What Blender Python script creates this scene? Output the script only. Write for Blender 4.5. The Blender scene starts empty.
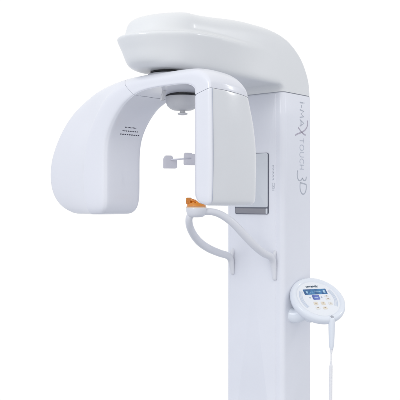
import bpy, bmesh, math, random
from mathutils import Vector, Matrix
random.seed(3)
SC = bpy.context.scene
COL = SC.collection
EYE = 1.35                                    # height of the camera above the floor

# machine space: f = distance in front of the column face, s = sideways, z = height relative to the eye line
def L(f, s, z): return Vector((s, -f, z + EYE))

# ------------------------------------------------------------------ materials
def mat(name, col, rough=.3, coat=.0, metal=0, spec=.5, var=.02, bump=.0, trans=0, emit=None, alpha=1, grime=0, sss=0):
    m = bpy.data.materials.new(name); m.use_nodes = True
    nt = m.node_tree; b = nt.nodes['Principled BSDF']
    b.inputs['Roughness'].default_value = rough
    b.inputs['Metallic'].default_value = metal
    b.inputs['Coat Weight'].default_value = coat
    b.inputs['Coat Roughness'].default_value = .12
    b.inputs['Specular IOR Level'].default_value = spec
    b.inputs['Transmission Weight'].default_value = trans
    b.inputs['Alpha'].default_value = alpha
    tc = nt.nodes.new('ShaderNodeTexCoord')
    n = nt.nodes.new('ShaderNodeTexNoise'); n.inputs['Scale'].default_value = 3.2; n.inputs['Detail'].default_value = 4
    nt.links.new(tc.outputs['Object'], n.inputs['Vector'])
    r = nt.nodes.new('ShaderNodeMapRange'); r.inputs['To Min'].default_value = 1 - var; r.inputs['To Max'].default_value = 1 + var
    r.inputs['From Min'].default_value = .3; r.inputs['From Max'].default_value = .7
    nt.links.new(n.outputs['Fac'], r.inputs['Value'])
    mx = nt.nodes.new('ShaderNodeVectorMath'); mx.operation = 'SCALE'
    mx.inputs[0].default_value = col[:3]
    nt.links.new(r.outputs['Result'], mx.inputs['Scale'])
    nt.links.new(mx.outputs['Vector'], b.inputs['Base Color'])
    # gloss wanders a little, as on wiped enamel
    r2 = nt.nodes.new('ShaderNodeMapRange'); r2.inputs['To Min'].default_value = rough * .8; r2.inputs['To Max'].default_value = rough * 1.25
    n2 = nt.nodes.new('ShaderNodeTexNoise'); n2.inputs['Scale'].default_value = 9; n2.inputs['Detail'].default_value = 6
    nt.links.new(tc.outputs['Object'], n2.inputs['Vector']); nt.links.new(n2.outputs['Fac'], r2.inputs['Value'])
    nt.links.new(r2.outputs['Result'], b.inputs['Roughness'])
    if bump:
        n3 = nt.nodes.new('ShaderNodeTexNoise'); n3.inputs['Scale'].default_value = 7; n3.inputs['Detail'].default_value = 3
        nt.links.new(tc.outputs['Object'], n3.inputs['Vector'])
        bp = nt.nodes.new('ShaderNodeBump'); bp.inputs['Strength'].default_value = bump; bp.inputs['Distance'].default_value = .02
        nt.links.new(n3.outputs['Fac'], bp.inputs['Height']); nt.links.new(bp.outputs['Normal'], b.inputs['Normal'])
    return m

M = dict(
    enamel=mat('white_enamel', (.79, .80, .85), .30, .35, var=.012, bump=.05),
    column=mat('column_enamel', (.81, .825, .88), .36, .25, var=.024, bump=.05),
    hood=mat('hood_enamel', (.785, .797, .80), .33, .3, var=.014, bump=.05),
    cover=mat('cover_enamel', (.76, .772, .785), .20, .6, var=.012, bump=.07),
    dome=mat('dome_plastic', (.66, .66, .67), .4, .1),
    seam=mat('seam_rubber', (.26, .27, .32), .6),
    joint=mat('joint_grey', (.42, .45, .53), .5),
    seamp=mat('pale_seam', (.50, .52, .58), .5),
    dark=mat('black_gasket', (.015, .016, .02), .4),
    slot=mat('vent_dark', (.09, .09, .12), .6),
    plate=mat('grey_plate', (.66, .69, .73), .22, .4),
    recess=mat('recess_grey', (.27, .27, .30), .5),
    frame=mat('frame_dark', (.12, .13, .17), .4),
    pad=mat('pad_translucent_grey', (.66, .66, .73), .3, .3, trans=.55),
    rod=mat('rod_grey', (.68, .68, .74), .3),
    orange=mat('orange_acrylic', (1.0, .40, .03), .12, .4, trans=.6, var=.10),
    orange_solid=mat('orange_plastic', (.92, .33, .03), .25, .3, trans=.25, var=.18),
    peach=mat('peach_gasket', (.85, .58, .36), .4),
    handle=mat('handle_plastic', (.75, .76, .80), .34, .3, var=.012),
    panelw=mat('panel_plastic', (.80, .84, .90), .28, .35),
    panelface=mat('panel_face', (.85, .875, .91), .3, .1),
    grille=mat('panel_grille', (.62, .68, .78), .5),
    ink=mat('grey_ink', (.48, .51, .57), .6),
    inkl=mat('pale_grey_ink', (.56, .59, .66), .6),
    inkx=mat('mauve_ink', (.47, .44, .52), .6),
    logo=mat('teal_ink', (.015, .06, .11), .5),
    beige=mat('beige_key', (.80, .73, .60), .5, var=.05),
    cream=mat('cream_key', (.82, .81, .76), .5),
    brown=mat('brown_ink', (.45, .36, .30), .5),
    keygrey=mat('key_grey', (.45, .50, .60), .5),
    cord=mat('cord_white', (.90, .90, .92), .45),
    metal=mat('brushed_steel', (.45, .47, .52), .35, metal=.7),
)
def emat(name, c1, c2, s=1.0):
    m = bpy.data.materials.new(name); m.use_nodes = True; nt = m.node_tree; b = nt.nodes['Principled BSDF']
    tc = nt.nodes.new('ShaderNodeTexCoord'); n = nt.nodes.new('ShaderNodeTexNoise'); n.inputs['Scale'].default_value = 40
    nt.links.new(tc.outputs['Object'], n.inputs['Vector'])
    cr = nt.nodes.new('ShaderNodeValToRGB'); cr.color_ramp.elements[0].position = .4; cr.color_ramp.elements[1].position = .62
    cr.color_ramp.elements[0].color = (*c1, 1); cr.color_ramp.elements[1].color = (*c2, 1)
    nt.links.new(n.outputs['Fac'], cr.inputs['Fac']); nt.links.new(cr.outputs['Color'], b.inputs['Emission Color'])
    b.inputs['Base Color'].default_value = (.02, .03, .05, 1); b.inputs['Emission Strength'].default_value = s; b.inputs['Roughness'].default_value = .15
    return m
M['screen'] = emat('lcd_blue', (.012, .075, .22), (.04, .19, .40))
M['screen2'] = emat('lcd_indigo', (.05, .085, .32), (.12, .16, .50))
M['screen3'] = emat('lcd_pale', (.35, .6, .8), (.55, .75, .9), .8)

# ------------------------------------------------------------------ mesh helpers
def finish(name, bm, m, parent=None, angle=38, smooth=True):
    bmesh.ops.remove_doubles(bm, verts=bm.verts, dist=1e-5)
    bmesh.ops.recalc_face_normals(bm, faces=bm.faces)
    for f in bm.faces: f.smooth = smooth
    if smooth:
        lim = math.radians(angle)
        for e in bm.edges:
            if len(e.link_faces) == 2 and e.calc_face_angle(0) > lim: e.smooth = False
    me = bpy.data.meshes.new(name); bm.to_mesh(me); bm.free()
    me.materials.append(M[m])
    o = bpy.data.objects.new(name, me); COL.objects.link(o)
    if parent is not None: o.parent = parent
    return o
def empty(name, label=None, cat=None, parent=None):
    o = bpy.data.objects.new(name, None); COL.objects.link(o); o.empty_display_size = .1
    if label: o['label'] = label
    if cat: o['category'] = cat
    if parent is not None: o.parent = parent
    return o
def cr(p0, p1, p2, p3, t):
    return tuple(.5 * ((2*b) + (-a + c)*t + (2*a - 5*b + 4*c - d)*t*t + (-a + 3*b - 3*c + d)*t**3) for a, b, c, d in zip(p0, p1, p2, p3))
def spline(P, k, closed=False):
    n = len(P); out = []
    for i in range(n if closed else n - 1):
        if closed: q = [P[(i + j) % n] for j in (-1, 0, 1, 2)]
        else: q = [P[max(0, i - 1)], P[i], P[i + 1], P[min(n - 1, i + 2)]]
        for j in range(k): out.append(cr(*q, j / k))
    if not closed: out.append(tuple(P[-1]))
    return out
def loft(bm, rings, closed=True, cap=True):
    vs = [[bm.verts.new(p) for p in r] for r in rings]
    n = len(vs[0])
    for a, b in zip(vs, vs[1:]):
        for i in range(n if closed else n - 1):
            j = (i + 1) % n
            bm.faces.new((a[i], a[j], b[j], b[i]))
    if cap:
        for r in (vs[0], vs[-1]):
            c = bm.verts.new(sum((v.co for v in r), Vector()) / n)
            for i in range(n): bm.faces.new((r[i], r[(i + 1) % n], c))
    return vs
def tube(bm, pts, rad, seg=20, k=6, flat=1.0, endround=True):
    """round bar through pts; rad a number or list"""
    if not isinstance(rad, (list, tuple)): rad = [rad] * len(pts)
    P = spline([tuple(p) + (r,) for p, r in zip(pts, rad)], k) if k > 1 else [tuple(p) + (r,) for p, r in zip(pts, rad)]
    C = [Vector(p[:3]) for p in P]; R = [p[3] for p in P]
    if endround:
        t0 = (C[0] - C[1]).normalized(); t1 = (C[-1] - C[-2]).normalized()
        a = [(C[0] + t0*R[0]*math.sin(q), R[0]*math.cos(q)) for q in (1.45, 1.1, .8, .4)]
        b = [(C[-1] + t1*R[-1]*math.sin(q), R[-1]*math.cos(q)) for q in (.4, .8, 1.1, 1.45)]
        C = [x[0] for x in a] + C + [x[0] for x in b]; R = [x[1] for x in a] + R + [x[1] for x in b]
    rings = []; up = None
    for i, c in enumerate(C):
        t = (C[min(i+1, len(C)-1)] - C[max(i-1, 0)]).normalized()
        if up is None:
            up = Vector((0, 0, 1)) if abs(t.z) < .9 else Vector((1, 0, 0))
        x = (up - t*up.dot(t)).normalized(); y = t.cross(x); up = x
        rings.append([c + x*math.cos(2*math.pi*j/seg)*R[i] + y*math.sin(2*math.pi*j/seg)*R[i]*flat for j in range(seg)])
    loft(bm, rings)
def rrect(w, h, r, seg=6):
    out = []
    for cx, cy, a0 in ((w/2-r, h/2-r, 0), (-w/2+r, h/2-r, 90), (-w/2+r, -h/2+r, 180), (w/2-r, -h/2+r, 270)):
        for j in range(seg + 1):
            a = math.radians(a0 + 90*j/seg); out.append((cx + r*math.cos(a), cy + r*math.sin(a)))
    return out
def slab(bm, O, U, V, w, h, t, r=.003, bev=.0015, seg=5):
    """rounded rectangle w x h in the plane U,V centred on O, standing t proud along U x V"""
    N = U.cross(V).normalized(); U = U.normalized(); V = V.normalized()
    rings = []
    for d, ins in ((0, 0), (t - bev, 0), (t - bev*.3, bev*.3), (t, bev)):
        rings.append([O + U*x + V*y + N*d for x, y in rrect(w - 2*ins, h - 2*ins, max(r - ins, .0002), seg)])
    loft(bm, rings)
def ribbon(bm, O, U, V, pts, w, t=.0006, k=5, closed=False):
    """inked stroke through 2D points (u, v) in plane U,V, a hair proud of the surface"""
    N = U.cross(V).normalized()
    P = spline([tuple(p) for p in pts], k, closed) if k > 1 else pts
    n = len(P); rings = []
    for i, (u, v) in enumerate(P):
        a = P[max(i-1, 0)]; b = P[min(i+1, n-1)]
        if closed: a = P[i-1]; b = P[(i+1) % n]
        d = Vector((b[0]-a[0], b[1]-a[1])); d = d.normalized() if d.length > 1e-9 else Vector((1, 0))
        q = Vector((-d.y, d.x)) * w/2
        c = O + U*u + V*v
        o = U*q.x + V*q.y
        rings.append([c - o, c + o, c + o + N*t, c - o + N*t])
    if closed: rings.append(rings[0])
    loft(bm, rings, cap=not closed)
def lathe(bm, O, prof, seg=48, ax=Vector((0, 0, 1)), sx=1, sy=1):
    ax = ax.normalized(); x = ax.orthogonal().normalized(); y = ax.cross(x)
    if abs(ax.z) > .99: x = Vector((1, 0, 0)); y = Vector((0, 1, 0))
    loft(bm, [[O + ax*h + x*math.cos(2*math.pi*j/seg)*r*sx + y*math.sin(2*math.pi*j/seg)*r*sy for j in range(seg)] for r, h in prof])
def sstep(a, b, x):
    t = min(1, max(0, (x - a)/(b - a))); return t*t*(3 - 2*t)
def interp(tab, x):
    if x <= tab[0][0]: return tab[0][1]
    for (a, va), (b, vb) in zip(tab, tab[1:]):
        if x <= b: return va + (vb - va)*(x - a)/(b - a)
    return tab[-1][1]

# ------------------------------------------------------------------ the machine
root = empty('dental_x_ray_machine', 'tall glossy white panoramic dental x-ray machine with curved rotating arm', 'x-ray machine')
W = .174; D = .256; SEAM = .520

# column: rounded section from floor to seam
def col_outline(w, d, rf, rb, f0=0.0):
    pts = []
    for (cs, cf, r, a0) in ((w-rf, -rf, rf, 0), (-w+rf, -rf, rf, 90), (-w+rb, -d+rb, rb, 180), (w-rb, -d+rb, rb, 270)):
        for j in range(9):
            a = math.radians(a0 + 90*j/8); pts.append((cf + r*math.sin(a) + f0, cs + r*math.cos(a)))
    return pts
bm = bmesh.new()
rings = []
for z, ins in ((-EYE+.03, 0), (-1.0, 0), (-.5, 0), (0, 0), (.4, 0), (SEAM-.004, 0), (SEAM-.0022, .0012), (SEAM-.0018, .004)):
    rings.append([L(f, s, z) for f, s in col_outline(W-ins, D-ins, .026, .022, -ins/2)])
loft(bm, rings); column = finish('column', bm, 'column', root)
bm = bmesh.new()
loft(bm, [[L(f, s, z) for f, s in col_outline(W-.004, D-.004, .026, .022, -.002)] for z in (SEAM-.006, SEAM+.006)])
finish('seam', bm, 'seamp', column)
# long front panel, a hair proud of the column
bm = bmesh.new()
slab(bm, L(-.001, -.004, (-EYE+.06+SEAM-.006)/2), Vector((1, 0, 0)), Vector((0, 0, 1)), .272, SEAM-.006+EYE-.06, .0045, .004, .002)
finish('front_panel', bm, 'column', column)
# base on the floor, below the frame
bm = bmesh.new()
rings = []
for z, ins in ((-EYE, 0), (-EYE+.025, 0), (-EYE+.032, .004), (-EYE+.035, .012)):
    rings.append([L(f, s, z) for f, s in col_outline(W+.09-ins, D+.27-ins*2, .05, .05, .20-ins)])
loft(bm, rings); finish('base_plate', bm, 'column', root)

# ---- hood over column and rotor
BACK = [(.515, -.256), (.55, -.2555), (.60, -.243), (.64, -.222), (.68, -.193), (.715, -.155), (.745, -.108), (.77, -.055), (.79, .01), (.805, .09), (.815, .15), (.825, .22), (.84, .30)]
CX = .64
BACK2 = spline(BACK, 5)
def hood_ring(z, A, B, inset, n=72):
    """horizontal outline: half ellipse in front, straight flanks, rounded back"""
    fb = interp(BACK2, z); out = []
    zi = inset
    for j in range(n + 1):                      # front half ellipse from +s to -s
        a = -math.pi/2 + math.pi*j/n
        e = 2.0
        out.append((CX + A*math.cos(a), -B*math.sin(a)))
    m = 26
    def flank(sign):
        r = []
        for j in range(1, m + 1):
            t = j/m; f = CX + (fb + .03 - CX)*t
            w = B + (W - B)*sstep(CX, .10, f)
            if f < .45: w -= inset*sstep(.45, .2, f)*0
            r.append((f, sign*w))
        w = r[-1][1]
        for j in range(1, 7):
            a = math.pi/2*j/6
            r.append((fb + .03 - .03*math.sin(a), sign*(abs(w) - .03 + .03*math.cos(a))))
        return r
    left = flank(-1); right = flank(1)
    out += left
    out += right[::-1]
    return out
bm = bmesh.new(); rings = []
LV = [  # z, A (front reach), B (half width in front), inset along the flank
    (.551, .135, .108, .014), (.556, .155, .126, .006), (.566, .176, .142, .001), (.580, .188, .150, 0), (.60, .196, .157, 0),
    (.63, .206, .166, 0), (.66, .218, .176, 0), (.682, .226, .184, 0), (.693, .230, .187, 0), (.700, .229, .186, 0), (.7035, .224, .182, 0), (.707, .202, .169, 0), (.712, .190, .165, 0), (.72, .186, .164, 0),
    (.74, .178, .163, 0), (.757, .168, .161, .001), (.772, .153, .157, .003), (.785, .134, .151, .007), (.796, .108, .143, .013), (.805, .076, .132, .022), (.811, .038, .118, .034), (.814, -.02, .10, .05)]
BACK2 = spline(BACK, 5)
def hood_pt_ring(z, A, B, ins):
    r = []
    for f, s in hood_ring(z, A, B, ins):
        wcol = W - ins
        lim = B + (wcol - B)*sstep(CX, .10, f) if f < CX else 1
        zz = z - .024*sstep(.50, .90, f)*max(0, min((z - .58)/.12, 1, (.765 - z)/.06)) - (.024*sstep(.25, .64, f)*(z - .70)/.11 if z > .70 else 0)
        r.append(L(f, (1 if s >= 0 else -1)*min(abs(s), lim), zz))
    return r
for lv in spline(LV, 3): rings.append(hood_pt_ring(*lv))
loft(bm, rings)
# neck standing on the column
def neck(z, fl): return [L(f + (fl if f > -.03 else 0), s, z) for f, s in col_outline(W, -interp(BACK2, z) - (.001 if z < .55 else .006), .026, .028, 0)]
loft(bm, [neck(z, fl) for z, fl in ((SEAM-.010, 0), (SEAM+.004, 0), (.534, .002), (.543, .010), (.550, .022), (.556, .040), (.575, .05), (.60, .05))])
tmp = finish('overhead_hood', bm, 'hood', None)
md = tmp.modifiers.new('r', 'REMESH'); md.mode = 'VOXEL'; md.voxel_size = .0045; md.use_smooth_shade = True
md = tmp.modifiers.new('s', 'SMOOTH'); md.factor = .5; md.iterations = 14
dg = bpy.context.evaluated_depsgraph_get(); me = bpy.data.meshes.new_from_object(tmp.evaluated_get(dg))
bpy.data.objects.remove(tmp)
bm = bmesh.new(); bm.from_mesh(me)
bmesh.ops.bisect_plane(bm, geom=bm.verts[:] + bm.edges[:] + bm.faces[:], plane_co=(0, 0, EYE + SEAM + .0018), plane_no=(0, 0, 1), clear_inner=True)
me = bpy.data.meshes.new('overhead_hood'); bm.to_mesh(me); bm.free()
for p in me.polygons: p.use_smooth = True
me.materials.append(M['hood'])
hood = bpy.data.objects.new('overhead_hood', me); COL.objects.link(hood); hood.parent = root

# ---- rotating arm
arm = empty('rotating_arm', parent=root)
SL = [(0,.595),(0,.68),(.001,.756),(.014,.775),(.045,.785),(.14,.790),(.225,.789),(.262,.780),(.295,.758),(.44,.728),(.62,.696),(.78,.670),(.90,.650),(.985,.632),(.94,.597),(.80,.572),(.5,.562),(.06,.562),(.010,.573)]
ST = [(0,.58),(0,.68),(0,.775),(.02,.786),(.08,.79),(.22,.79),(.38,.79),(.52,.788),(.64,.782),(.76,.772),(.88,.757),(.96,.735),(1,.70),(1,.63),(.97,.58),(.85,.562),(.5,.555),(.1,.555),(.015,.563)]
SR = [(0,.50),(0,.65),(0,.780),(.03,.7865),(.12,.79),(.3,.79),(.5,.79),(.7,.79),(.84,.789),(.93,.785),(.985,.777),(1.05,.735),(1.12,.68),(1.14,.59),(1.07,.515),(.85,.482),(.5,.475),(.1,.475),(.015,.483)]
def section(wl, wt, wr):
    return [(wl*a[0]+wt*b[0]+wr*c[0], wl*a[1]+wt*b[1]+wr*c[1]) for a, b, c in zip(SL, ST, SR)]
def arm_mesh(stations, k=5):
    """stations: (so, zo, si, zi, wl, wt, wr, fshrink)"""
    bm = bmesh.new(); rings = []
    for so, zo, si, zi, wl, wt, wr, g in (spline(stations, k) if k else stations):
        sec = spline(section(wl, wt, wr), 4, True)
        fm = .675*wl + .67*wt + .635*wr
        tilt = .075*max(0, wr - .05)*sstep(.28, .42, zo)
        qb = 1 - .17*min(1, max(0, (zo - .19)/.25))**1.5*sstep(.12, .33, so)
        sec = [(a, .79 - (.79 - f)*qb) for a, f in sec]; fm = .79 - (.79 - fm)*qb
        rings.append([L(fm + (f - fm)*g, si + (so - si)*a, zi + (zo - zi)*a + tilt*(f - .79)) for a, f in sec])
    loft(bm, rings); return bm
left = [(-.46,-.061,-.32,-.060,1,0,0,.40), (-.53,-.066,-.285,-.064,1,0,0,.64), (-.60,-.062,-.262,-.059,1,0,0,.80), (-.672,-.045,-.246,-.048,1,0,0,.90), (-.728,-.015,-.235,-.028,1,0,0,.955), (-.772,.03,-.229,.004,1,0,0,.99),
        (-.793,.09,-.228,.06,1,0,0,1), (-.793,.17,-.228,.13,1,0,0,1), (-.762,.245,-.228,.20,1,0,0,1), (-.710,.328,-.222,.262,1,0,0,1), (-.632,.408,-.197,.315,1,0,0,1),
        (-.530,.468,-.160,.365,.85,.15,0,1), (-.420,.505,-.115,.405,.6,.4,0,1), (-.310,.519,-.095,.415,.4,.6,0,1), (-.215,.526,-.068,.431,.2,.8,0,1), (-.150,.528,-.050,.438,.1,.9,0,1)]
arch = [(-.08,.530,-.01,.453,0,1,0,1), (.03,.531,.06,.460,0,1,0,1), (.14,.531,.14,.461,0,1,0,1), (.23,.529,.20,.461,0,.9,.1,1), (.285,.524,.24,.459,0,.7,.3,1),
        (.325,.508,.268,.452,0,.5,.5,1), (.352,.486,.284,.442,0,.3,.7,1), (.365,.462,.289,.434,0,.15,.85,1), (.367,.447,.290,.424,0,.05,.95,1), (.367,.4345,.290,.4125,0,0,1,1), (.3655,.4338,.2915,.4120,0,0,1,.99)]
full = spline(left + arch[:-1], 6)
cut = min(range(len(full)), key=lambda i: abs(full[i][0] + .150))
for _ in range(26):                                  # relax the curve so the shell flows without kinks
    full = [p if i < 14 or i > len(full) - 14 else tuple((a + 2*b + c)/4 for a, b, c in zip(full[i-1], p, full[i+1])) for i, p in enumerate(full)]
def nudge(p, q, t, g=None):
    r = [a + (b - a)*t for a, b in zip(p, q)]
    if g: r[7] = g
    return tuple(r)
A0, A1 = full[cut], full[cut + 1]
lseg = full[:cut] + [nudge(A0, A1, -.12), nudge(A0, A1, -.10, .988)]
aseg = [nudge(A0, A1, .10, .988), nudge(A0, A1, .12)] + full[cut + 1:] + [arch[-1]]
tb = finish('tube_housing', arm_mesh(lseg, 0), 'enamel', arm, angle=50)
ac = finish('arch', arm_mesh(aseg, 0), 'enamel', arm, angle=50)
right = [(.3655,.4312,.2915,.4092,0,0,1,.99), (.367,.4304,.290,.4086,0,0,1,1), (.368,.40,.290,.388,0,0,1,1), (.370,.30,.290,.30,0,0,1,1), (.371,.15,.290,.15,0,0,1,1), (.370,.06,.290,.065,0,0,1,1), (.368,.015,.291,.025,0,0,1,1),
         (.366,-.004,.295,.007,0,0,1,.99), (.362,-.013,.302,-.004,0,0,1,.975), (.354,-.020,.311,-.013,0,0,1,.94), (.340,-.0225,.322,-.018,0,0,1,.86)]
dh = finish('detector_housing', arm_mesh(right), 'cover', arm, angle=50)
dh.data.materials.clear(); dh.data.materials.append(M['enamel']); dh.data.materials.append(M['cover'])
for p in dh.data.polygons:
    if -p.center.y < .776 and p.center.x > .33: p.material_index = 1
bm = arm_mesh([(.3655,.436,.2915,.414,0,0,1,.992), (.3655,.429,.2915,.407,0,0,1,.992)], 1); finish('seam', bm, 'seam', dh)
bm = arm_mesh([nudge(A0, A1, -.5, .992), nudge(A0, A1, .5, .992)], 1); finish('seam', bm, 'seam', tb)
# vertical joint down the front corner of the detector cover
bm = bmesh.new()
P = []
for z in (.430, .30, .15, .03, .005, -.008):
    so = interp([(-.013, .362), (-.004, .366), (.015, .368), (.15, .371), (.30, .370), (.430, .367)], z)
    P.append(L(.7765, so - .0002, z))
tube(bm, P, .0013, 8, 5); finish('edge_joint', bm, 'joint', dh)
# bearing disc between hood and arm
bm = bmesh.new(); lathe(bm, L(.625, 0, 0), [(.075,.543),(.078,.545),(.078,.556),(.075,.560)]); finish('bearing_disc', bm, 'dark', root)
bm = bmesh.new(); lathe(bm, L(.625, 0, 0), [(.098,.515),(.097,.530),(.088,.5395),(.07,.5425)], 64); finish('bearing_collar', bm, 'enamel', arm)
# rotation hub under the arch: black ring, grey dome, nub
hub = empty('pivot_hub', parent=arm)
HC = L(.565, .028, 0)
bm = bmesh.new(); lathe(bm, HC, [(.064,.452),(.072,.456),(.074,.470),(.074,.50)]); finish('hub_cap', bm, 'dome', arm)
bpy.data.objects.remove(hub)
hub = bpy.data.objects['hub_cap']; hub.name = 'pivot_hub'
bm = bmesh.new(); lathe(bm, HC, [(.070,.4475),(.0775,.449),(.0775,.4575),(.070,.459)], 64); finish('gasket_ring', bm, 'dark', hub)
bm = bmesh.new(); lathe(bm, HC, [(.004,.388),(.020,.3885),(.040,.391),(.054,.397),(.066,.408),(.072,.423),(.074,.438),(.074,.4485),(.066,.450)], 64); finish('dome', bm, 'dome', hub)
bm = bmesh.new(); lathe(bm, HC, [(.003,.369),(.012,.3695),(.021,.372),(.022,.376),(.012,.380),(.011,.392)], 32); finish('nub', bm, 'dome', hub)
# small lever under the arch beside the hub
bm = bmesh.new(); slab(bm, L(.70, .045, .438), Vector((1, 0, 0)), Vector((.35, 0, 1)), .010, .046, .016, .004, .002); finish('lever', bm, 'dome', arm)
# ventilation slots on the inner face of the tube housing
from mathutils.bvhtree import BVHTree
tree = BVHTree.FromPolygons([v.co[:] for v in tb.data.vertices], [list(p.vertices) for p in tb.data.polygons])
vz = [(.3205, .700, .628), (.3055, .708, .609), (.2905, .716, .592)]
for zz, fa, fb in vz:
    bm = bmesh.new(); n = 9
    for j in range(n):
        f = fa + (fb - fa)*(j + .5)/n
        hit, nrm, _, _ = tree.ray_cast(L(f, .1, zz), Vector((-1, 0, 0)))
        if nrm.x < 0: nrm = -nrm
        va = Vector((0, 1, 0)); vb = nrm.cross(va).normalized()
        slab(bm, hit - nrm*.004, va, vb, (fa - fb)/n*.66, .0052, .0046, .0022, .0003, 3)
    finish('vent_row', bm, 'slot', tb)

# ---- mirror / tray recess on the column front
bm = bmesh.new(); slab(bm, L(.003, -.010, .080), Vector((1, 0, 0)), Vector((0, 0, 1)), .204, .300, .006, .010, .0015); mf = finish('mirror_frame', bm, 'frame', column)
bm = bmesh.new(); slab(bm, L(.0085, -.010, .096), Vector((1, 0, 0)), Vector((0, 0, 1)), .199, .264, .003, .008, .001); finish('mirror_plate', bm, 'plate', mf)
bm = bmesh.new(); slab(bm, L(.0085, -.016, -.054), Vector((1, 0, 0)), Vector((0, 0, 1)), .184, .026, .002, .003, .001); finish('lower_slot', bm, 'recess', mf)
bm = bmesh.new(); slab(bm, L(.0085, .083, -.054), Vector((1, 0, 0)), Vector((0, 0, 1)), .010, .026, .004, .002, .001); finish('latch', bm, 'plate', mf)
# tiny marks beside it
bm = bmesh.new(); O = L(.0036, .118, .100); U = Vector((0, 0, -1)); V = Vector((1, 0, 0))
for j in range(11):
    u = -.068 + j*.0068
    ribbon(bm, O, U, V, [(u, -.003), (u + .001, .003)], .0022, k=1)
    ribbon(bm, O, U, V, [(u, .003 if j % 2 else -.003), (u + .0042, .003 if j % 2 else -.003)], .0018, k=1)
ribbon(bm, O, U, V, [(.018,-.006),(.018,.006),(.044,.006),(.044,-.006),(.018,-.006)], .0022, k=1)
ribbon(bm, O, U, V, [(.030,-.003),(.035,.003),(.039,-.002)], .0022, k=1)
ribbon(bm, O, U, V, [(.052,-.006),(.052,.006)], .0030, k=1)
finish('marking', bm, 'ink', column)

# ---- lettering down the side of the column
def px(x, y): return ((200 - y)/202.5, -(x - 283)*.00905)          # to (z, f) on the side face
O = Vector((W + .0002, 0, EYE)); U = Vector((0, 0, -1)); V = Vector((0, 1, 0))
def strokes(name, lst, m, w, k=1, parent=column):
    bm = bmesh.new()
    for st in lst:
        kk = st[0] if isinstance(st[0], int) else k
        pts = st[1:] if isinstance(st[0], int) else st
        uv = []
        for x, y in pts:
            z, f = px(x, y); uv.append((-z, -f))
        ribbon(bm, O, U, V, uv, w, k=kk)
    finish(name, bm, m, parent, smooth=False)
strokes('lettering', [[(299, 102.4), (302.0, 102.4)], [(302.9, 102.4), (303.5, 102.4)], [(300.6, 104.8), (300.6, 107.4)],
    [(299, 109.6), (303.2, 110.9), (300.2, 113.6), (303.2, 116.2), (299, 117.4)],
    [(299, 119.6), (303.2, 122.9), (299, 126.2)], [(300.2, 121), (300.2, 125)]], 'ink', .0060)
strokes('swoosh_letter', [[5, (306.8, 119.5), (306.9, 123.5), (305.6, 127.5), (303, 130.6), (299.5, 132.8), (296, 134.6), (294.6, 136)],
    [5, (297.4, 127.6), (299, 129.8), (301.5, 132.6), (304.8, 134.6)]], 'inkx', .0070)
t = [[(303, 138), (303, 143)], [(299, 140.5), (303, 140.5)]]                                    # T
t += [[6, (299, 147.5), (299.6, 145.4), (301, 144.8), (302.4, 145.4), (303, 147.5), (302.4, 149.6), (301, 150.2), (299.6, 149.6), (299, 147.5)]]   # O
t += [[5, (303, 152.2), (300.2, 152.2), (299, 154.0), (299.2, 155.8), (300.4, 156.8), (303, 156.8)]]   # U
t += [[5, (302.4, 163.2), (303, 161.4), (302.2, 159.4), (301, 158.8), (299.8, 159.4), (299, 161.4), (299.6, 163.2)]]   # C
t += [[(299, 165), (303, 165)], [(299, 169), (303, 169)], [(301, 165), (301, 169)]]             # H
strokes('lettering', t, 'inkl', .0042)
strokes('lettering', [[5, (297, 170.6), (296.4, 174.4), (297, 178.6), (298.6, 180.6), (300.6, 179.8), (301.6, 177.8)], [5, (301.6, 177.8), (303, 180.2), (305, 179.6), (305.6, 176.4)],
    [(299.4, 182.6), (305.4, 184.2)], [5, (299.4, 182.6), (299.2, 187), (299.8, 191), (301.4, 193.8), (303.4, 193.8), (305, 191), (305.6, 187), (305.4, 184.2)]], 'ink', .0060)

# ---- temple clamps behind the detector
clamp = empty('temple_clamp', parent=root)
for sg, fc in ((-1, .530), (1, .545)):
    bm = bmesh.new()
    pts = [(-.036,-.036),(.030,-.036),(.037,-.030),(.037,.012),(.028,.018),(.012,.020),(.010,.032),(.004,.038),(-.024,.038),(-.030,.032),(-.036,.020)] if sg < 0 else \
          [(-.034,-.032),(.034,-.032),(.038,-.026),(.038,.026),(.030,.032),(.012,.032),(.006,.038),(-.030,.038),(-.036,.030),(-.038,.004),(-.038,-.024)]
    pts = [(u*.76, v*.78) for u, v in pts]
    cz = .169 if sg < 0 else .176
    # pad faces the patient (normal along s); drawn in the f / z plane
    yaw = math.radians(38*sg)
    rings = []
    for d, q in ((-.006,.86), (-.0045,.97), (0,1), (.0045,.97), (.006,.86)):
        rings.append([L(fc + (-u*q)*math.cos(yaw) + d*math.sin(yaw), (-.077 if sg < 0 else .054) + d*math.cos(yaw) + u*q*math.sin(abs(yaw)), cz + v*q) for u, v in pts])
    loft(bm, rings); finish('temple_pad', bm, 'pad', clamp, angle=45)
bm = bmesh.new(); tube(bm, [L(.53, -.07, .180), L(.535, 0, .181), L(.54, .052, .181)], .0034, 10, 4); finish('cross_bar', bm, 'rod', clamp)
bm = bmesh.new(); tube(bm, [L(.515, .088, .178), L(.40, .070, .182), L(.2, .0, .190), L(.01, -.035, .190)], .009, 14, 5); finish('support_rod', bm, 'rod', clamp)

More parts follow.
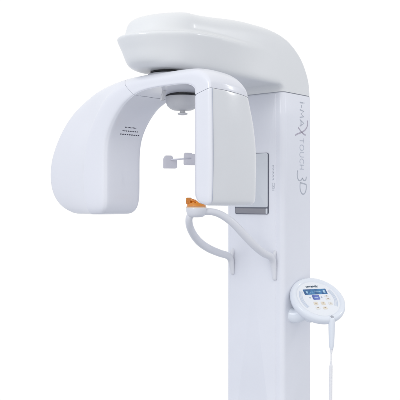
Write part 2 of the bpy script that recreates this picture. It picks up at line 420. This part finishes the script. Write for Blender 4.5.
# ---- chin rest
chin = empty('chin_rest', parent=root)
CC = L(.44, 0, 0)
bm = bmesh.new(); lathe(bm, CC, [(.006,-.078),(.026,-.077),(.036,-.072),(.042,-.062),(.0455,-.048),(.0465,-.036),(.045,-.0335),(.034,-.033)], 40); finish('chin_cup', bm, 'handle', chin)
bm = bmesh.new(); lathe(bm, CC, [(.034,-.0345),(.0458,-.034),(.0458,-.030),(.042,-.0285),(.02,-.028)], 40); finish('cup_rim', bm, 'peach', chin)
bm = bmesh.new(); lathe(bm, CC, [(.030,-.029),(.043,-.0285),(.042,-.020),(.036,-.014),(.012,-.012)], 36); op = finish('chin_support', bm, 'orange_solid', chin)
a40 = math.radians(40)
bm = bmesh.new(); U = Vector((math.cos(a40)*.9, math.sin(a40)*.9, 0))
slab(bm, L(.462, -.020, -.004), Vector((1, 0, 0)), Vector((0, 0, 1)), .024, .030, .014, .006, .003)
slab(bm, L(.452, .002, -.008), Vector((1, 0, 0)), Vector((0, 0, 1)), .017, .020, .014, .005, .003); finish('bite_block', bm, 'orange', chin, angle=50)
bm = bmesh.new(); tube(bm, [L(.455, -.030, -.022), L(.470, -.022, .002), L(.468, -.004, .000), L(.46, .012, -.006), L(.45, .024, -.020)], .006, 12, 5)
finish('prong', bm, 'orange', chin)
# two grab handles curving down to the column
hl = [(.43,-.014,-.058), (.452,-.028,-.074), (.436,-.046,-.106), (.385,-.072,-.148), (.300,-.102,-.196), (.205,-.120,-.234), (.11,-.128,-.262), (.050,-.1285,-.277), (.024,-.128,-.296), (.014,-.1275,-.330), (.008,-.127,-.366)]
hr = [(.425,.014,-.058), (.392,.040,-.052), (.345,.064,-.066), (.294,.090,-.102), (.232,.112,-.160), (.172,.126,-.211), (.105,.1305,-.250), (.052,.130,-.268), (.026,.129,-.290), (.014,.128,-.330), (.008,.128,-.378)]
for pts, sx in ((hl, -.127), (hr, .128)):
    rr = [.014,.0155,.0165,.0175,.0185,.0185,.018,.0175,.016,.0135,.0105]
    bm = bmesh.new(); tube(bm, [L(*p) for p in pts], rr, 24, 8); h = finish('grab_handle', bm, 'handle', chin)
    bm = bmesh.new(); tube(bm, [L(.004, sx, -.252), L(.012, sx, -.266), L(.016, sx, -.290), L(.010, sx, -.32)], [.009,.010,.010,.009], 20, 6); finish('mount', bm, 'handle', h)

# ---- control panel on an arm from the side of the column
psi = math.radians(-20); tl = math.radians(48)
inv = Matrix.Rotation(math.radians(40), 3, 'Z')
Nh = Vector((-math.sin(psi), -math.cos(psi), 0))                       # world, towards the viewer and to the right
PU = inv @ Vector((math.cos(psi), -math.sin(psi), 0))                  # panel's right, in machine space
PN = inv @ (Nh*math.cos(tl) + Vector((0, 0, 1))*math.sin(tl))
PV = PN.cross(PU).normalized()
PC = L(-.132, .285, -.482)
bm = bmesh.new()
def disc(prof, seg=72, sq=.0):
    rings = []
    for r, h in prof:
        ring = []
        for j in range(seg):
            a = 2*math.pi*j/seg
            rx = r*1.0; ry = r*.985
            ring.append(PC + PU*rx*math.cos(a) + PV*ry*math.sin(a) + PN*h)
        rings.append(ring)
    return rings
R0 = .1225
loft(bm, disc([(.06,-.050),(.095,-.047),(.118,-.039),(.132,-.026),(.1385,-.010),(.1385,.001),(.135,.010),(.128,.0145),(.119,.0145),(.113,.0115),(.108,.0075),(.05,.007)]))
panel = finish('control_panel', bm, 'panelw', root)
bm = bmesh.new(); loft(bm, disc([(.04,.007),(.1085,.0075),(.108,.0086),(.04,.0088)])); face = finish('panel_face', bm, 'panelface', panel)
FO = PC + PN*.0088
def fp(u, v): return FO + PU*u + PV*v
def fslab(name, u, v, w, h, m, t=.0014, r=.002, parent=panel):
    bm = bmesh.new(); slab(bm, fp(u, v) - PN*.0004, PU, PV, w, h, t, r, .0004, 3); return finish(name, bm, m, parent, smooth=False)
sc = fslab('screen', .000, .044, .124, .034, 'screen')
for u, w in ((-.046, .010), (.048, .012)): fslab('screen_icon', u, .0425, w, .016, 'screen3', .0020, .003, sc)
bm = bmesh.new()
for j in range(6): slab(bm, fp(-.026 + j*.010, .042), PU, PV, .007, .003, .0016, .001, .0003, 2)
finish('screen_text', bm, 'screen3', sc, smooth=False)
fslab('menu_key', -.010, .008, .037, .028, 'screen2', .0024, .004)
fslab('key_glyph', -.010, .005, .020, .0025, 'screen3', .0034, .001)
fslab('arrow_key', -.042, .008, .008, .008, 'keygrey', .0018, .003); fslab('arrow_key', .020, .008, .008, .008, 'keygrey', .0018, .003)
for (u, v, w, h, m) in ((.048,.012,.022,.009,'cream'), (.050,-.006,.024,.011,'cream'), (-.026,-.030,.021,.019,'beige'), (.013,-.031,.021,.019,'beige'), (.052,-.034,.021,.018,'cream'),
                        (-.026,-.058,.021,.016,'cream'), (.012,-.060,.021,.016,'beige')):
    kk = fslab('key', u, v, w, h, m, .0024, .004)
    bm = bmesh.new(); slab(bm, fp(u, v + .001) + PN*.0018, PU, PV, .0078, .0042, .0012, .001, .0003, 2)
    finish('key_symbol', bm, 'brown', kk, smooth=False)
# ribbed speaker grilles left and right
for sg in (-1, 1):
    bm = bmesh.new()
    for j in range(3):
        rr = .083 + j*.0065
        a0 = 180 if sg < 0 else 0
        P = [(rr*math.cos(math.radians(a0 + q)), rr*math.sin(math.radians(a0 + q))) for q in range(-34, 35, 4)]
        ribbon(bm, FO - PN*.0002, PU, PV, P, .0034, .0010, k=1)
    finish('speaker_grille', bm, 'grille', panel, smooth=False)
# maker's word at the top of the face
def text_mesh(body, size, m, O, U, V, parent, name, ext=.0006):
    cu = bpy.data.curves.new('t', 'FONT'); cu.body = body; cu.size = size; cu.extrude = ext; cu.align_x = 'CENTER'; cu.align_y = 'CENTER'; cu.offset = size*.018
    to = bpy.data.objects.new('t', cu); COL.objects.link(to)
    dg = bpy.context.evaluated_depsgraph_get(); me = bpy.data.meshes.new_from_object(to.evaluated_get(dg))
    bpy.data.objects.remove(to)
    N = U.cross(V)
    R = Matrix((U, V, N)).transposed().to_4x4(); R.translation = O
    me.transform(R); me.name = name
    me.materials.clear(); me.materials.append(M[m])
    o = bpy.data.objects.new(name, me); COL.objects.link(o); o.parent = parent; return o
text_mesh('owandy', .021, 'logo', fp(-.006, .079) + PN*.0002, PU, PV, panel, 'lettering')
# bracket from column to panel
bm = bmesh.new()
b1 = PC - PN*.060 - PV*.03 - PU*.03
tube(bm, [L(-.075, W - .006, -.560), L(-.085, W + .022, -.560), L(-.105, W + .06, -.540), b1], [.036,.036,.040,.046], 28, 6)
finish('bracket', bm, 'panelw', panel)
# socket the hand switch hangs from
SO = PC + PV*(-.121) + PU*.020 + PN*.010
bm = bmesh.new(); lathe(bm, SO, [(.004,-.02),(.014,-.02),(.0145,.004),(.0125,.0065),(.004,.0068)], 28, PN); finish('socket', bm, 'panelw', panel)
bm = bmesh.new(); lathe(bm, SO + PN*.0066, [(.002,0),(.0085,0),(.008,.0012),(.002,.0016)], 24, PN); finish('socket_cap', bm, 'metal', panel)

# ------------------------------------------------------------------ hand switch hanging under the panel
sw = empty('hand_switch', 'slim white exposure hand switch hanging below the round control panel', 'hand switch')
H = SO + Vector((0, 0, -.022)) + PN*.001 
bm = bmesh.new(); tube(bm, [H + Vector((0,0,.012)), H + Vector((.000,0,-.02)), H + Vector((0,0,-.07)), H + Vector((-.001,0,-.108)), H + Vector((-.001,0,-.122))], [.0145,.0150,.0135,.0115,.009], 24, 5); grip = finish('grip', bm, 'panelw', sw)
bm = bmesh.new(); tube(bm, [H + Vector((-.001,0,-.122)), H + Vector((-.0015,0,-.136)), H + Vector((-.002,0,-.146))], [.0075,.0058,.004], 16, 4); finish('strain_relief', bm, 'cord', grip)
bm = bmesh.new()
c0 = H + Vector((-.002, 0, -.14)); zs = .036
P = [c0, c0 + Vector((-.001, .0, -.015)), c0 + Vector((-.001,0,-zs))]
tube(bm, P, .0030, 8, 4)
# coiled part
turns = 120; n = turns*8; pts = []; y0 = c0 + Vector((-.001, 0, -zs)); ln = .44
for i in range(n + 1):
    t = i/n; r = .0062*min(1, t*14, (1 - t)*14 + .05)
    a = 2*math.pi*turns*t
    drift = Vector((-.006*math.sin(t*2.2), .004*math.sin(t*3), 0))
    pts.append(y0 + drift + Vector((r*math.cos(a), r*math.sin(a), -ln*t)))
tube(bm, pts, .0021, 6, 1)
e = pts[-1]
tube(bm, [e, e + Vector((-.005,0,-.10)), Vector((e.x - .03, e.y, .16)), Vector((W + .05, -.01 + .10, .10)), Vector((W - .003, .12, .12))], .003, 8, 8)
finish('cord', bm, 'cord', sw)

# place the machine
for o in (root, sw):
    o.location = ((254 - 200)/203, .30, 0); o.rotation_euler = (0, 0, math.radians(-40))

# ------------------------------------------------------------------ light: white world, toned darker below and at the sides to define edges
w = bpy.data.worlds.new('World'); SC.world = w; w.use_nodes = True; nt = w.node_tree
bg = nt.nodes['Background']
tc = nt.nodes.new('ShaderNodeTexCoord'); sp = nt.nodes.new('ShaderNodeSeparateXYZ'); nt.links.new(tc.outputs['Generated'], sp.inputs[0])
def ramp(out, els):
    r = nt.nodes.new('ShaderNodeMapRange'); r.inputs['From Min'].default_value = -1; r.inputs['From Max'].default_value = 1
    nt.links.new(sp.outputs[out], r.inputs['Value'])
    c = nt.nodes.new('ShaderNodeValToRGB'); c.color_ramp.interpolation = 'EASE'
    while len(c.color_ramp.elements) < len(els): c.color_ramp.elements.new(.5)
    for e, (p, col) in zip(c.color_ramp.elements, els): e.position = p; e.color = (*col, 1)
    nt.links.new(r.outputs['Result'], c.inputs['Fac']); return c
cy = ramp('Y', [(0, (1.0, 1.0, 1.0)), (.42, (.80, .815, .86)), (.68, (1.0, 1.0, 1.0)), (1, (1.0, 1.0, 1.0))])
cz = ramp('Z', [(0, (.38, .40, .45)), (.28, (.76, .78, .83)), (.37, (1, 1, 1)), (1, (1, 1, 1))])
cx = ramp('X', [(0, (.84, .86, .91)), (.28, (.93, .945, .975)), (.37, (1, 1, 1)), (.64, (1, 1, 1)), (1, (.76, .775, .81))])
mu = nt.nodes.new('ShaderNodeMix'); mu.data_type = 'RGBA'; mu.blend_type = 'MULTIPLY'; mu.inputs[0].default_value = 1
nt.links.new(cy.outputs[0], mu.inputs[6]); nt.links.new(cz.outputs[0], mu.inputs[7])
m2 = nt.nodes.new('ShaderNodeMix'); m2.data_type = 'RGBA'; m2.blend_type = 'MULTIPLY'; m2.inputs[0].default_value = 1
nt.links.new(mu.outputs[2], m2.inputs[6]); nt.links.new(cx.outputs[0], m2.inputs[7]); nt.links.new(m2.outputs[2], bg.inputs['Color']); bg.inputs['Strength'].default_value = 1.02
def area(name, loc, aim, size, power, col=(1, 1, 1)):
    l = bpy.data.lights.new(name, 'AREA'); l.shape = 'RECTANGLE'; l.size, l.size_y = size; l.energy = power; l.color = col
    o = bpy.data.objects.new(name, l); COL.objects.link(o); o.location = loc
    o.rotation_euler = (Vector(aim) - Vector(loc)).to_track_quat('-Z', 'Y').to_euler(); return o
area('softbox', (-2.2, -3.4, 3.3), (0, 0, 1.4), (1.0, 1.6), 40, (.98, .99, 1))
area('added_glare_lamp', (3.6, .2, 2.9), (.1, 0, 1.5), (.16, .9), 10)

# ------------------------------------------------------------------ camera
cam = bpy.data.cameras.new('camera'); co = bpy.data.objects.new('camera', cam); COL.objects.link(co)
co.location = (0, -3.5, EYE); co.rotation_euler = (math.radians(90), 0, 0)
cam.sensor_width = 36; cam.lens = 36*3.5/(400/220); cam.clip_end = 100
SC.camera = co
SC.view_settings.view_transform = 'Standard'; SC.view_settings.look = 'None'; SC.view_settings.exposure = 0; SC.view_settings.gamma = 1
SC.render.engine = 'CYCLES'
SC.cycles.max_bounces = 8; SC.cycles.transmission_bounces = 8
